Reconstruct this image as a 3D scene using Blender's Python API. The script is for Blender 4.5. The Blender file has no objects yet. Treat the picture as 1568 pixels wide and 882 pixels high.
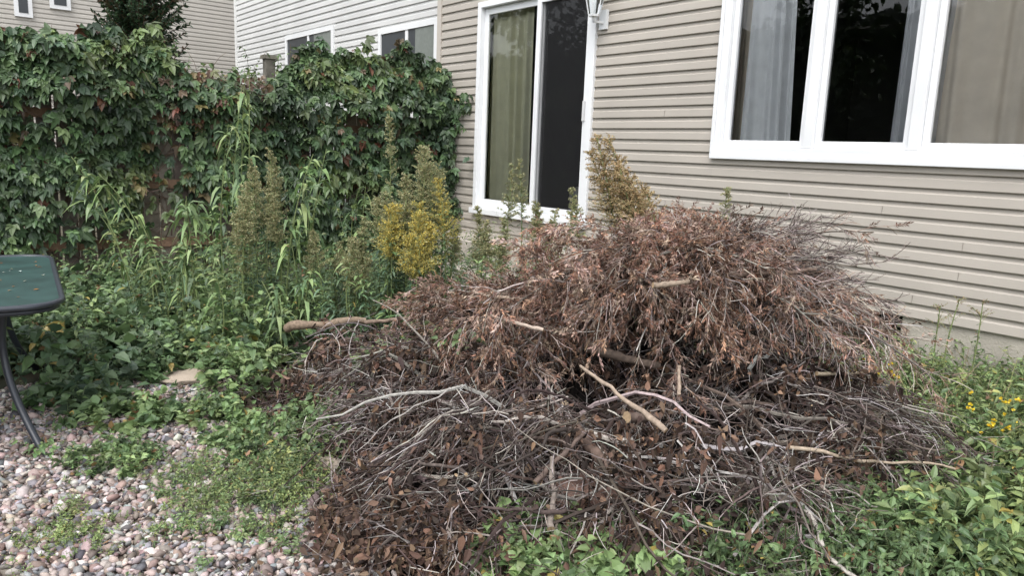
import bpy, math, numpy as np
from mathutils import Vector
rng=np.random.default_rng(11)
scene=bpy.context.scene
F=1132.0; CAMH=1.45; P=math.radians(10.4); R=math.radians(2.24)
D=5.4; A=math.radians(-50.6)
av=np.array([math.cos(A),math.sin(A),0.0]); nv=np.array([-math.sin(A),math.cos(A),0.0])
def ray(px,py):
    xc=px-784.0; yc=441.0-py; c,s=math.cos(R),math.sin(R)
    x=xc*c-yc*s; y=xc*s+yc*c
    return np.array([x,F*math.cos(P)+y*math.sin(P),y*math.cos(P)-F*math.sin(P)])
O=np.array([0,0,CAMH])
def at(px,py,Y):
    r=ray(px,py); return O+r*(Y/r[1])
def gr(px,py,z=0.0):
    r=ray(px,py); return O+r*((z-CAMH)/r[2])
def wl(px,py,d=D):
    r=ray(px,py); q=O+r*(d/(r@nv)); return q@av,q[2]
def l2w(x,y,z):
    x=np.asarray(x,float);y=np.asarray(y,float);z=np.asarray(z,float)
    return x[...,None]*av+y[...,None]*nv+np.stack([0*z,0*z,z],-1)
def nrm(v): return v/(np.linalg.norm(v,axis=-1,keepdims=True)+1e-9)
def sn(x,y,s=0.0):
    return (np.sin(x*1.7+s)+np.sin(y*2.1+1.3*s)+np.sin((x+y)*3.1+2*s)*.6+np.sin((x-y*1.3)*5.3+s)*.4)/3.0

class MB:
    def __init__(s): s.V=[];s.Q=[];s.T=[];s.C=[];s.n=0
    def add(s,v,q=None,t=None,c=(1,1,1)):
        v=np.asarray(v,float).reshape(-1,3); m=len(v)
        c=np.broadcast_to(np.asarray(c,float),(m,3))
        s.V.append(v);s.C.append(c)
        if q is not None and len(q): s.Q.append(np.asarray(q,np.int64).reshape(-1,4)+s.n)
        if t is not None and len(t): s.T.append(np.asarray(t,np.int64).reshape(-1,3)+s.n)
        s.n+=m
    def build(s,name,mat,parent=None,smooth=False):
        v=np.concatenate(s.V);c=np.concatenate(s.C)
        q=np.concatenate(s.Q) if s.Q else np.zeros((0,4),int)
        t=np.concatenate(s.T) if s.T else np.zeros((0,3),int)
        me=bpy.data.meshes.new(name); me.vertices.add(len(v)); me.vertices.foreach_set('co',v.astype(np.float32).ravel())
        lo=np.concatenate([q.ravel(),t.ravel()]).astype(np.int32)
        me.loops.add(len(lo)); me.loops.foreach_set('vertex_index',lo)
        me.polygons.add(len(q)+len(t))
        st=np.concatenate([np.arange(len(q))*4,len(q)*4+np.arange(len(t))*3]).astype(np.int32)
        me.polygons.foreach_set('loop_start',st)
        me.update(calc_edges=True)
        me.polygons.foreach_set('use_smooth',np.full(len(q)+len(t),smooth))
        a=me.color_attributes.new('Col','FLOAT_COLOR','POINT')
        a.data.foreach_set('color',np.concatenate([np.clip(c,0,1),np.ones((len(c),1))],1).astype(np.float32).ravel())
        me.materials.append(mat)
        o=bpy.data.objects.new(name,me); scene.collection.objects.link(o)
        if parent: o.parent=parent
        return o
def empty(name,rot=0.0,loc=(0,0,0)):
    e=bpy.data.objects.new(name,None); scene.collection.objects.link(e); e.rotation_euler=(0,0,rot); e.location=loc; e.empty_display_size=.2
    return e
def colmat(name,rough=.6,trans=0.0,nscale=0,namt=0.0,bump=0.0,spec=.4,bscale=None,metal=0):
    m=bpy.data.materials.new(name); m.use_nodes=True; nt=m.node_tree; N=nt.nodes; L=nt.links
    b=N['Principled BSDF']; b.inputs['Roughness'].default_value=rough; b.inputs['Specular IOR Level'].default_value=spec; b.inputs['Metallic'].default_value=metal
    at_=N.new('ShaderNodeAttribute'); at_.attribute_name='Col'; out=at_.outputs['Color']
    if namt>0:
        tc=N.new('ShaderNodeTexCoord'); no=N.new('ShaderNodeTexNoise'); no.inputs['Scale'].default_value=nscale; no.inputs['Detail'].default_value=5
        L.new(tc.outputs['Object'],no.inputs['Vector'])
        mr=N.new('ShaderNodeMapRange'); mr.inputs[1].default_value=.3;mr.inputs[2].default_value=.7;mr.inputs[3].default_value=1-namt;mr.inputs[4].default_value=1+namt
        L.new(no.outputs['Fac'],mr.inputs[0])
        vm=N.new('ShaderNodeVectorMath'); vm.operation='SCALE'; L.new(out,vm.inputs[0]); L.new(mr.outputs[0],vm.inputs['Scale']); out=vm.outputs[0]
        if bump>0:
            no2=N.new('ShaderNodeTexNoise'); no2.inputs['Scale'].default_value=bscale or nscale*4; no2.inputs['Detail'].default_value=6; L.new(tc.outputs['Object'],no2.inputs['Vector'])
            bp=N.new('ShaderNodeBump'); bp.inputs['Strength'].default_value=bump; bp.inputs['Distance'].default_value=.01
            L.new(no2.outputs['Fac'],bp.inputs['Height']); L.new(bp.outputs[0],b.inputs['Normal'])
    L.new(out,b.inputs['Base Color'])
    if trans>0:
        tr=N.new('ShaderNodeBsdfTranslucent'); L.new(out,tr.inputs['Color']); mx=N.new('ShaderNodeMixShader'); mx.inputs[0].default_value=trans
        L.new(b.outputs[0],mx.inputs[1]);L.new(tr.outputs[0],mx.inputs[2]);L.new(mx.outputs[0],N['Material Output'].inputs[0])
    return m
LEAF=colmat('leaf',.45,.2,0,0,spec=.5)
DRY=colmat('dry_foliage',.8,0,0,0,spec=.2)
WOOD=colmat('twig_bark',.85,0,60,.3,0,spec=.2)
FENCEM=colmat('weathered_wood',.85,0,9,.35,.5,spec=.2,bscale=60)
SIDE=colmat('vinyl_siding',.5,0,1.5,.06,.06,spec=.35,bscale=120)
WHITE=colmat('white_vinyl',.35,0,3,.04,spec=.5)
STONE=colmat('pebble',.65,0,60,.18,.2,spec=.4)
CONC=colmat('concrete',.9,0,6,.15,.5,spec=.2,bscale=80)
FABR=colmat('curtain_fabric',.9,.2,8,.06)
DARK=colmat('dark_interior',.9)
METAL=colmat('painted_metal',.35,0,20,.1,spec=.5)

# ---------- generators
def box(mb,x0,x1,y0,y1,z0,z1,c):
    v=[(x,y,z) for z in (z0,z1) for y in (y0,y1) for x in (x0,x1)]
    mb.add(v,[(0,1,3,2),(4,6,7,5),(0,4,5,1),(2,3,7,6),(0,2,6,4),(1,5,7,3)],None,c)
def tubes(mb,pts,rad,col,s=3):
    n,k,_=pts.shape
    tan=nrm(np.gradient(pts,axis=1)); ref=nrm(rng.normal(size=(n,1,3)))
    u=nrm(np.cross(tan,ref)); v=np.cross(tan,u)
    an=np.arange(s)*2*np.pi/s
    ring=pts[:,:,None]+rad[:,:,None,None]*(np.cos(an)[None,None,:,None]*u[:,:,None]+np.sin(an)[None,None,:,None]*v[:,:,None])
    idx=np.arange(n*k*s).reshape(n,k,s)
    a=idx[:,:-1];b=np.roll(a,-1,2);d=idx[:,1:];c_=np.roll(d,-1,2)
    q=np.stack([a,b,c_,d],-1).reshape(-1,4)
    cc=np.broadcast_to(col[:,None,None,:],(n,k,s,3)).reshape(-1,3)
    mb.add(ring.reshape(-1,3),q,None,cc)
def grow(st,d,L,k,wander,grav):
    n=len(st); pts=np.zeros((n,k,3)); p=st.copy(); d=nrm(d); pts[:,0]=p; step=(L/(k-1))[:,None]
    for i in range(1,k):
        p=p+d*step; pts[:,i]=p
        d=nrm(d+wander*rng.normal(size=(n,3))+np.array([0,0,-grav]))
    return pts
def kids(pts,m,t0,t1,along,spread):
    n,k,_=pts.shape
    t=rng.uniform(t0,t1,(n,m))*(k-1); i=np.minimum(t.astype(int),k-2); f=(t-i)[...,None]
    I=np.arange(n)[:,None]
    a=pts[I,i];b=pts[I,i+1]; st=a+(b-a)*f; tan=nrm(b-a)
    r=rng.normal(size=(n,m,3)); r=nrm(r-(r*tan).sum(-1,keepdims=True)*tan)
    d=nrm(tan*along+r*spread)
    return st.reshape(-1,3),d.reshape(-1,3),np.repeat(np.arange(n),m),(t/(k-1)).ravel()
def leaves(mb,Pp,T,Nn,L,W,droop,col):
    n=len(Pp); T=nrm(T); S=nrm(np.cross(T,Nn)); Nn=np.cross(S,T)
    t=np.array([0,.33,.66,1,.3,.66,.3,.66]); s=np.array([0,0,0,0,.5,.36,-.5,-.36]); f=np.array([0,0,0,0,.16,.12,.16,.12])
    L=np.broadcast_to(L,(n,));W=np.broadcast_to(W,(n,));dr=np.broadcast_to(droop,(n,))
    V=Pp[:,None]+T[:,None]*(L[:,None]*t)[...,None]+S[:,None]*(W[:,None]*s)[...,None]+Nn[:,None]*(W[:,None]*f)[...,None]
    V[:,:,2]-=(dr*L)[:,None]*t**2
    b=(np.arange(n)*8)[:,None]
    q=np.concatenate([b+np.array([1,2,5,4]),b+np.array([2,1,6,7])]); tr=np.concatenate([b+np.array([0,1,4]),b+np.array([2,3,5]),b+np.array([1,0,6]),b+np.array([3,2,7])])
    c=np.broadcast_to(col[:,None,:],(n,8,3)).reshape(-1,3)
    mb.add(V.reshape(-1,3),q,tr,c)
def chips(mb,Pp,T,L,W,col):
    n=len(Pp);T=nrm(T);S=nrm(np.cross(T,rng.normal(size=(n,3))))
    L=np.broadcast_to(L,(n,))[:,None];W=np.broadcast_to(W,(n,))[:,None]
    V=np.stack([Pp,Pp+T*L*.5+S*W*.5,Pp+T*L,Pp+T*L*.5-S*W*.5],1)
    q=(np.arange(n)*4)[:,None]+np.arange(4)
    mb.add(V.reshape(-1,3),q,None,np.repeat(col,4,0))
def pick(cols,n,j=.2):
    cols=np.array(cols); c=cols[rng.integers(0,len(cols),n)]
    return c*rng.uniform(1-j,1+j,(n,1))*rng.uniform(.93,1.07,(n,3))
def inpoly(x,y,poly):
    ins=np.zeros(len(x),bool); j=len(poly)-1
    for i in range(len(poly)):
        xi,yi=poly[i][:2];xj,yj=poly[j][:2]
        cnd=((yi>y)!=(yj>y))&(x<(xj-xi)*(y-yi)/(yj-yi+1e-12)+xi); ins^=cnd; j=i
    return ins
def scatter(poly,n,jit=0.0):
    poly=np.array([p[:2] for p in poly]); mn=poly.min(0);mx=poly.max(0); out=np.zeros((0,2))
    while len(out)<n:
        q=rng.uniform(mn,mx,(n*3,2)); q=q[inpoly(q[:,0],q[:,1],poly)]; out=np.concatenate([out,q])
    o=out[:n]+rng.normal(size=(n,2))*jit
    return np.column_stack([o,np.zeros(n)])
def gpoly(pp): return [gr(*p) for p in pp]
UP=np.array([0,0,1.0])
def weeds(mb,base,h,stems,lv,L,wr,cols,lean=.35,droop=.4,stemcol=(.16,.20,.09),wander=.12,t0=.15,up=.35,r=.0018):
    n=len(base); st=np.repeat(base,stems,0)+rng.normal(size=(n*stems,3))*np.array([.02,.02,0])
    H=np.repeat(np.broadcast_to(h,(n,))*rng.uniform(.6,1.35,n),stems)*rng.uniform(.6,1.1,n*stems)
    d=np.column_stack([rng.normal(size=(n*stems,2))*lean,np.ones(n*stems)])
    pts=grow(st,d,H,6,wander,.05)
    tubes(mb,pts,np.broadcast_to(np.linspace(1.2,.5,6)*r,(len(st),6)),np.tile(np.array(stemcol),(len(st),1)))
    s,dd,pi,t=kids(pts,lv,t0,1.0,.25,1.0)
    dd=nrm(dd+UP*up); m=len(s)
    N=nrm(UP+rng.normal(size=(m,3))*.45)
    Ls=L*rng.uniform(.6,1.25,m)*(1.1-.45*t)*np.repeat(np.repeat(rng.uniform(.75,1.25,n),stems),lv)
    pc=pick(cols,n,.2)
    cc=(pick(cols,m,.2)*.5+.5*np.repeat(np.repeat(pc,stems,0),lv,0))*np.repeat(np.repeat(rng.uniform(.65,1.3,n),stems),lv)[:,None]
    yl=rng.random(m)<.025; cc[yl]=pick([(.35,.28,.08),(.25,.15,.07)],yl.sum())
    leaves(mb,s,dd,N,Ls,Ls*wr,droop*rng.uniform(.4,1.6,m),cc)
def icos(k):
    import bmesh
    bm=bmesh.new(); bmesh.ops.create_icosphere(bm,subdivisions=k,radius=1); v=np.array([x.co[:] for x in bm.verts]); f=np.array([[q.index for q in x.verts] for x in bm.faces]); bm.free(); return v,f
IV,IF=icos(3); JV,JF=icos(1)
def stick(mb,p0,p1,r0,r1,col,endcol=(.40,.29,.18),bend=.02,k=12,s=8):
    p0=np.array(p0,float);p1=np.array(p1,float);t=np.linspace(0,1,k)[:,None]
    L=np.linalg.norm(p1-p0)
    w=rng.normal(size=3)*bend*L; w2=rng.normal(size=3)*bend*L*.6
    pts=(p0+(p1-p0)*t+w*np.sin(np.pi*t)+w2*np.sin(3*np.pi*t)+rng.normal(size=(k,3))*.006*L)[None]
    rad=(np.linspace(r0,r1,k)*rng.uniform(.82,1.18,k))[None]
    tubes(mb,pts,rad,np.array([col]),s)
    v=mb.V[-1]
    for ring,cc in ((v[:s],pts[0,0]),(v[-s:],pts[0,-1])):
        vv=np.concatenate([ring*1.0,cc[None]]); mb.add(vv,None,[(i,(i+1)%s,s) for i in range(s)],endcol)

# ---------- camera / world / sun
cam=bpy.data.cameras.new('camera'); co=bpy.data.objects.new('camera',cam); scene.collection.objects.link(co)
from mathutils import Matrix
co.matrix_world=Matrix.Translation((0,0,CAMH))@Matrix.Rotation(math.pi/2-P,4,'X')@Matrix.Rotation(R,4,'Z')
cam.sensor_width=36; cam.lens=F/1568*36; cam.clip_end=500; cam.clip_start=.05
scene.camera=co
w=bpy.data.worlds.new('World'); scene.world=w; w.use_nodes=True; nt=w.node_tree
bg=nt.nodes['Background']; sky=nt.nodes.new('ShaderNodeTexSky'); sky.sky_type='NISHITA'; sky.sun_disc=False
el=math.radians(58); az=math.radians(205); sky.sun_elevation=el; sky.sun_rotation=az; sky.dust_density=2; sky.air_density=1
hs=nt.nodes.new('ShaderNodeHueSaturation'); hs.inputs['Saturation'].default_value=.20; hs.inputs['Value'].default_value=2.7
nt.links.new(sky.outputs[0],hs.inputs['Color']); nt.links.new(hs.outputs[0],bg.inputs[0]); bg.inputs[1].default_value=.15
sd=bpy.data.lights.new('sun','SUN'); sd.energy=1.5; sd.angle=math.radians(30); sd.color=(1,.97,.93)
so=bpy.data.objects.new('sun',sd); scene.collection.objects.link(so)
so.rotation_euler=Vector((math.sin(az)*math.cos(el),math.cos(az)*math.cos(el),math.sin(el))).to_track_quat('Z','Y').to_euler()
so.location=(0,0,20)
scene.view_settings.view_transform='Standard'; scene.view_settings.look='None'; scene.view_settings.exposure=0

# ---------- ground
gm=bpy.data.materials.new('soil'); gm.use_nodes=True; nt=gm.node_tree; b=nt.nodes['Principled BSDF']; b.inputs['Roughness'].default_value=.95
tc=nt.nodes.new('ShaderNodeTexCoord'); no=nt.nodes.new('ShaderNodeTexNoise'); no.inputs['Scale'].default_value=3; no.inputs['Detail'].default_value=12
cr=nt.nodes.new('ShaderNodeValToRGB'); cr.color_ramp.elements[0].position=.35; cr.color_ramp.elements[0].color=(.03,.033,.015,1); cr.color_ramp.elements[1].position=.68; cr.color_ramp.elements[1].color=(.13,.105,.07,1)
nt.links.new(tc.outputs['Object'],no.inputs['Vector']); nt.links.new(no.outputs['Fac'],cr.inputs[0]); nt.links.new(cr.outputs[0],b.inputs['Base Color'])
mb=MB(); g=np.concatenate([-np.geomspace(150,8,12),np.linspace(-7,12,120),np.geomspace(13,150,12)])
gx,gy=np.meshgrid(g,g); gz=.012*sn(gx*3,gy*3)*(np.abs(gx)<12)-.02; n=len(g)
ii=np.arange(n*n).reshape(n,n); mb.add(np.stack([gx,gy,gz],-1).reshape(-1,3),np.stack([ii[:-1,:-1],ii[:-1,1:],ii[1:,1:],ii[1:,:-1]],-1).reshape(-1,4))
mb.build('ground',gm,smooth=True)

# gravel
GP=gpoly([(-250,640),(60,590),(150,580),(270,560),(340,590),(370,640),(430,680),(470,760),(540,800),(600,900),(420,1000),(-300,1000)])
mb=MB(); n=22000; c=scatter(GP,n,.03)
sz=rng.gamma(5,.0022,n)+.0028
c[:,2]=sz*.3+rng.uniform(-.006,.010,n)
scl=np.stack([sz,sz*rng.uniform(.55,.95,n),sz*rng.uniform(.4,.75,n)],-1)
lump=1+.15*rng.normal(size=(n,len(JV)))
v=(JV[None]*lump[...,None])*scl[:,None]
yaw=rng.uniform(0,6.28,n); til=rng.normal(size=(n,2))*.35
cy,sy=np.cos(yaw),np.sin(yaw); x=v[...,0]*cy[:,None]-v[...,1]*sy[:,None]; y=v[...,0]*sy[:,None]+v[...,1]*cy[:,None]; z=v[...,2]+x*til[:,:1]+y*til[:,1:]
v=np.stack([x,y,z],-1)+c[:,None]
pc=pick([(.44,.395,.37),(.54,.50,.475),(.35,.275,.25),(.27,.19,.17),(.20,.195,.20),(.40,.33,.29),(.46,.37,.33),(.10,.095,.10),(.29,.29,.295),(.22,.18,.155),(.17,.13,.115)],n,.25)
mb.add(v.reshape(-1,3),None,(JF[None]+(np.arange(n)*len(JV))[:,None,None]).reshape(-1,3),np.repeat(pc,len(JV),0))
s=scatter(GP,420); s[:,2]=.022; chips(mb,s,np.column_stack([rng.normal(size=(420,2)),rng.normal(size=420)*.1]),rng.uniform(.01,.04,420),rng.uniform(.006,.016,420),pick([(.16,.10,.06),(.25,.17,.10),(.08,.05,.035)],420))
mb.build('gravel',STONE,smooth=True)
mb=MB(); pts=[(p[0],p[1],-.002) for p in GP]; 
cc=np.mean(pts,0); mb.add(pts+[cc],None,[(i,(i+1)%len(pts),len(pts)) for i in range(len(pts))],(.13,.105,.085)); mb.build('gravel_bed',CONC)

# ---------- house
house=empty('vinyl_sided_house',A)
BE=(.405,.37,.325); ZB=.418
def siding(mb,x0,x1,z0,z1,y,col=BE,step=.1,zref=ZB,sgn=-1,axis='x'):
    prof=[(0,.001),(0,.018),(.05,.020),(.60,.015),(.70,.004),(1.0,.001)]
    i0=int(math.floor((z0-zref)/step)); i1=int(math.ceil((z1-zref)/step))
    for i in range(i0,i1):
        vz=[np.clip(zref+(i+p)*step,z0,z1) for p,_ in prof]; vy=[y+sgn*o for _,o in prof]
        if vz[-1]-vz[1]<1e-4: continue
        m=len(prof); V=[]
        for xx in (x0,x1):
            for a_,b_ in zip(vy,vz): V.append((xx,a_,b_) if axis=='x' else (a_,xx,b_))
        cc=np.array(col)*rng.uniform(.965,1.035)
        mb.add(V,[(j,j+1,m+j+1,m+j) for j in range(m-1)],None,cc)
xd0=wl(731,200)[0]; xd1=wl(908,200)[0]; zd0=wl(733,322)[1]; zd1=wl(738,4)[1]
xw0=wl(1102,150)[0]; zw0=wl(1097,238)[1]; zw1=3.25
m1=wl(1250,120)[0]; m2=wl(1415,120)[0]; xw1=m2+(m2-m1)*1.02
xL=wl(673,60)[0]; xR=4.0; zt=5.4
mb=MB()
siding(mb,xL,xd0,ZB,zt,D);siding(mb,xd0,xd1,ZB,zd0,D);siding(mb,xd0,xd1,zd1,zt,D)
siding(mb,xd1,xw0,ZB,zt,D);siding(mb,xw0,xw1,ZB,zw0,D);siding(mb,xw0,xw1,zw1,zt,D);siding(mb,xw1,xR,ZB,zt,D)
siding(mb,D,D+8,ZB,zt,xL,axis='y'); siding(mb,D,D+8,ZB,zt,xR,sgn=1,axis='y')
mb.build('siding',SIDE,house)
mb=MB()
for (sx_,k) in ((1487,3),(1487,5),(1355,7),(1180,2),(980,6),(1010,14),(1420,1)):
    x_=wl(sx_,300)[0]; z_=ZB+k*.1; box(mb,x_,x_+.003,D-.0205,D-.012,z_+.002,z_+.06,(.27,.245,.215))
mb.build('siding_seams',SIDE,house)
mb=MB(); box(mb,xL-.02,xL+.07,D-.028,D+.03,.36,zt,(.47,.43,.38)); box(mb,xR-.07,xR+.02,D-.028,D+.03,.36,zt,(.47,.43,.38))
mb.build('corner_trim',SIDE,house)
mb=MB()
bx0,bx1=wl(1235,480)[0],wl(1380,500)[0]; ZF=ZB-.001
box(mb,xL,bx0,D+.005,D+.3,-.3,ZF,(.38,.35,.30)); box(mb,bx1,xR,D+.005,D+.3,-.3,ZF,(.38,.35,.30)); box(mb,bx0,bx1,D+.005,D+.3,-.3,.1,(.33,.3,.25))
mb.build('foundation',CONC,house)
mb=MB(); box(mb,bx0,bx1,D+.2,D+.25,.1,ZF,(.01,.012,.014)); mb.build('basement_window',METAL,house)
mb=MB(); box(mb,xL-.4,xR+.4,D-.5,D-.44,zt-.02,zt+.16,(.7,.7,.68)); box(mb,xL-.4,xR+.4,D-.44,D+.1,zt,zt+.02,(.7,.7,.68)); mb.build('eave',WHITE,house)
mb=MB(); 
mb.add([(xL-.4,D-.5,zt+.16),(xR+.4,D-.5,zt+.16),(xR+.4,D+4,zt+2.4),(xL-.4,D+4,zt+2.4),(xR+.4,D+8.5,zt+.16),(xL-.4,D+8.5,zt+.16)],[(0,1,2,3),(3,2,4,5)],None,(.08,.075,.07)); mb.build('roof',CONC,house)
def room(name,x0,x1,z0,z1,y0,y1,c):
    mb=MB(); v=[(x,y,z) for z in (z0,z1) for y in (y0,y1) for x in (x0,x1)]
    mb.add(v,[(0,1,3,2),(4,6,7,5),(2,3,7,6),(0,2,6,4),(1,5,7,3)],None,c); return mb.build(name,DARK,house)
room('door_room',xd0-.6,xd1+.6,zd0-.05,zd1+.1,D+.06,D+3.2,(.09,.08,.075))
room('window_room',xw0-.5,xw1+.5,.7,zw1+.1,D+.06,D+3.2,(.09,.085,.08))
def bev(o,wd=.004):
    m=o.modifiers.new('bevel','BEVEL'); m.width=wd; m.segments=2; m.limit_method='ANGLE'
WC=(.76,.77,.78)
def frame(mb,x0,x1,z0,z1,t,y0,y1,c=WC,b=None):
    b=b or t
    box(mb,x0,x0+t,y0,y1,z0,z1,c);box(mb,x1-t,x1,y0,y1,z0,z1,c);box(mb,x0+t,x1-t,y0,y1,z0,z0+b,c);box(mb,x0+t,x1-t,y0,y1,z1-t,z1,c)
glass=bpy.data.materials.new('window_glass'); glass.use_nodes=True; nt=glass.node_tree
for nn in list(nt.nodes): nt.nodes.remove(nn)
ou=nt.nodes.new('ShaderNodeOutputMaterial'); tr=nt.nodes.new('ShaderNodeBsdfTransparent'); tr.inputs[0].default_value=(.94,.96,.96,1); gl=nt.nodes.new('ShaderNodeBsdfGlossy'); gl.inputs['Roughness'].default_value=.01
fr=nt.nodes.new('ShaderNodeFresnel'); fr.inputs[0].default_value=1.55; mx=nt.nodes.new('ShaderNodeMixShader')
nt.links.new(fr.outputs[0],mx.inputs[0]);nt.links.new(tr.outputs[0],mx.inputs[1]);nt.links.new(gl.outputs[0],mx.inputs[2]);nt.links.new(mx.outputs[0],ou.inputs[0])
def pane(name,x0,x1,z0,z1,y,mat=None):
    mb=MB(); mb.add([(x0,y,z0),(x1,y,z0),(x1,y,z1),(x0,y,z1)],[(0,1,2,3)]); return mb.build(name,mat or glass,house)
def curtain(name,x0,x1,z0,z1,y,amp,nf,col,sw=0.0):
    mb=MB(); nx=140; nz=24; u=np.linspace(0,1,nx);vv=np.linspace(0,1,nz); U,Vv=np.meshgrid(u,vv)
    X=x0+(x1-x0)*U+sw*(1-Vv)*U; ph=U*nf*6.283+np.sin(U*9)*.9+Vv*.7*np.sin(U*13)
    Y=y+amp*np.sin(ph)*(1-.25*Vv)+amp*.4*np.sin(ph*2.3+Vv*2)
    Z=z0+(z1-z0)*Vv; ii=np.arange(nx*nz).reshape(nz,nx)
    mb.add(np.stack([X,Y,Z],-1).reshape(-1,3),np.stack([ii[:-1,:-1],ii[:-1,1:],ii[1:,1:],ii[1:,:-1]],-1).reshape(-1,4),None,col)
    return mb.build(name,FABR,house,smooth=True)
# patio door
mb=MB(); frame(mb,xd0,xd1,zd0,zd1,.065,D-.045,D+.10,b=.07)
box(mb,xd0-.02,xd1+.02,D-.085,D-.047,zd0-.03,zd0+.035,WC)
xm=wl(822,200)[0]
frame(mb,xd0+.067,xm+.03,zd0+.072,zd1-.067,.075,D+.012,D+.05)
frame(mb,xm-.045,xd1-.067,zd0+.072,zd1-.067,.065,D-.03,D+.008)
bev(mb.build('door_frame',WHITE,house))
mb=MB(); zz=wl(897,170)[1]; box(mb,xd1-.12,xd1-.095,D-.055,D-.031,zz-.1,zz+.1,(.6,.6,.6)); bev(mb.build('door_handle',WHITE,house))
pane('door_glass',xd0+.14,xm-.04,zd0+.14,zd1-.14,D+.03)
scr=bpy.data.materials.new('insect_screen'); scr.use_nodes=True; nt=scr.node_tree; b=nt.nodes['Principled BSDF']; b.inputs['Base Color'].default_value=(.035,.035,.037,1); b.inputs['Alpha'].default_value=.4; b.inputs['Roughness'].default_value=.6; b.inputs['Specular IOR Level'].default_value=.1
pane('door_screen',xm+.018,xd1-.13,zd0+.135,zd1-.13,D-.01,scr)
pane('door_glass',xm+.018,xd1-.13,zd0+.135,zd1-.13,D+.03)
curtain('door_curtain',xd0+.05,wl(797,200)[0],zd0+.1,zd1,D+.13,.03,4,(.76,.74,.54))
curtain('door_curtain',xd1-.35,xd1+.1,zd0+.1,zd1,D+.5,.03,4,(.25,.25,.22))
mb=MB()
for i in range(3):
    box(mb,xm+.1+i*.35,xm+.35+i*.35,D+.4,D+.7,zd0,zd0+.36,(.6,.58,.56))
bev(mb.build('furniture_reflection',FABR,house),.08)  # pale boxes stand in for garden furniture reflected in the door glass
# window
mb=MB(); frame(mb,xw0,xw1,zw0,zw1,.075,D-.035,D+.09); frame(mb,xw0-.02,xw1+.02,zw0-.025,zw1+.02,.03,D-.055,D-.036)
for mm in (m1,m2): box(mb,mm-.04,mm+.04,D-.03,D+.09,zw0+.076,zw1-.076,WC)
ed=[xw0+.075,m1-.04,m1+.04,m2-.04,m2+.04,xw1-.075]
for i in range(3): frame(mb,ed[2*i]+.001,ed[2*i+1]-.001,zw0+.077,zw1-.077,.045,D+.0,D+.05,b=.055)
bev(mb.build('window_frame',WHITE,house))
for i in range(3): pane('window_pane',ed[2*i]+.04,ed[2*i+1]-.04,zw0+.12,zw1-.12,D+.03)
curtain('window_curtain',xw0+.16,wl(1190,150)[0],zw0,zw1,D+.11,.028,3.5,(.94,.95,.97),sw=.09)
curtain('window_curtain',xw0+.0,wl(1150,150)[0],zw0,zw1,D+.20,.03,2,(.8,.7,.57),sw=.05)
curtain('window_curtain',wl(1358,150)[0],m2+.12,zw0,zw1,D+.13,.03,3,(.72,.73,.76),sw=-.04)
curtain('window_curtain',m2+.03,xw1+.05,zw0,zw1,D+.11,.026,3.2,(.92,.83,.72))
# lantern
lx,lz=wl(928,32); lz+=.02
mb=MB(); box(mb,lx-.05,lx+.05,D-.045,D-.016,lz-.1,lz+.08,WC); 
box(mb,lx-.012,lx+.012,D-.18,D-.045,lz-.05,lz-.03,WC)
box(mb,lx-.012,lx+.012,D-.18,D-.156,lz-.05,lz+.02,WC)
yc=D-.168
def ringp(z,r): return [(lx+r*math.cos(i*math.pi/3),yc+r*math.sin(i*math.pi/3),z) for i in range(6)]
def loft(rs,c):
    V=[];q=[]
    for j,(z,r) in enumerate(rs): V+=ringp(lz+z,r)
    for j in range(len(rs)-1):
        for i in range(6): q.append((j*6+i,j*6+(i+1)%6,(j+1)*6+(i+1)%6,(j+1)*6+i))
    mb.add(V,q,None,c)
loft([(.0,.005),(.0,.055),(.02,.06),(.021,.0)],WC); loft([(.18,.10),(.195,.10),(.24,.06),(.26,.02),(.30,.01),(.301,0)],WC); loft([(.18,.10),(.179,0)],WC)
for i in range(6):
    a0=i*math.pi/3; p0=np.array([[(lx+.055*math.cos(a0)),yc+.055*math.sin(a0),lz+.02],[lx+.09*math.cos(a0),yc+.09*math.sin(a0),lz+.18]])
    tubes(mb,p0[None],np.full((1,2),.006),np.array([WC]),4)
o=mb.build('lantern_body',WHITE); ln=empty('wall_lantern',A); o.parent=ln
mb=MB(); loft([(.02,.05),(.18,.084)],(.5,.52,.52)); mb.build('lantern_glass',glass,ln)
# step
mb=MB(); box(mb,xd0-.75,xd1+.1,D-1.0,D-.02,-.05,.22,(.42,.38,.33)); box(mb,xd0-.45,xd1,D-.55,D-.022,.221,.45,(.42,.38,.33))
o=mb.build('concrete_step',CONC); o.rotation_euler=(0,0,A); bev(o,.01)

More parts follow.
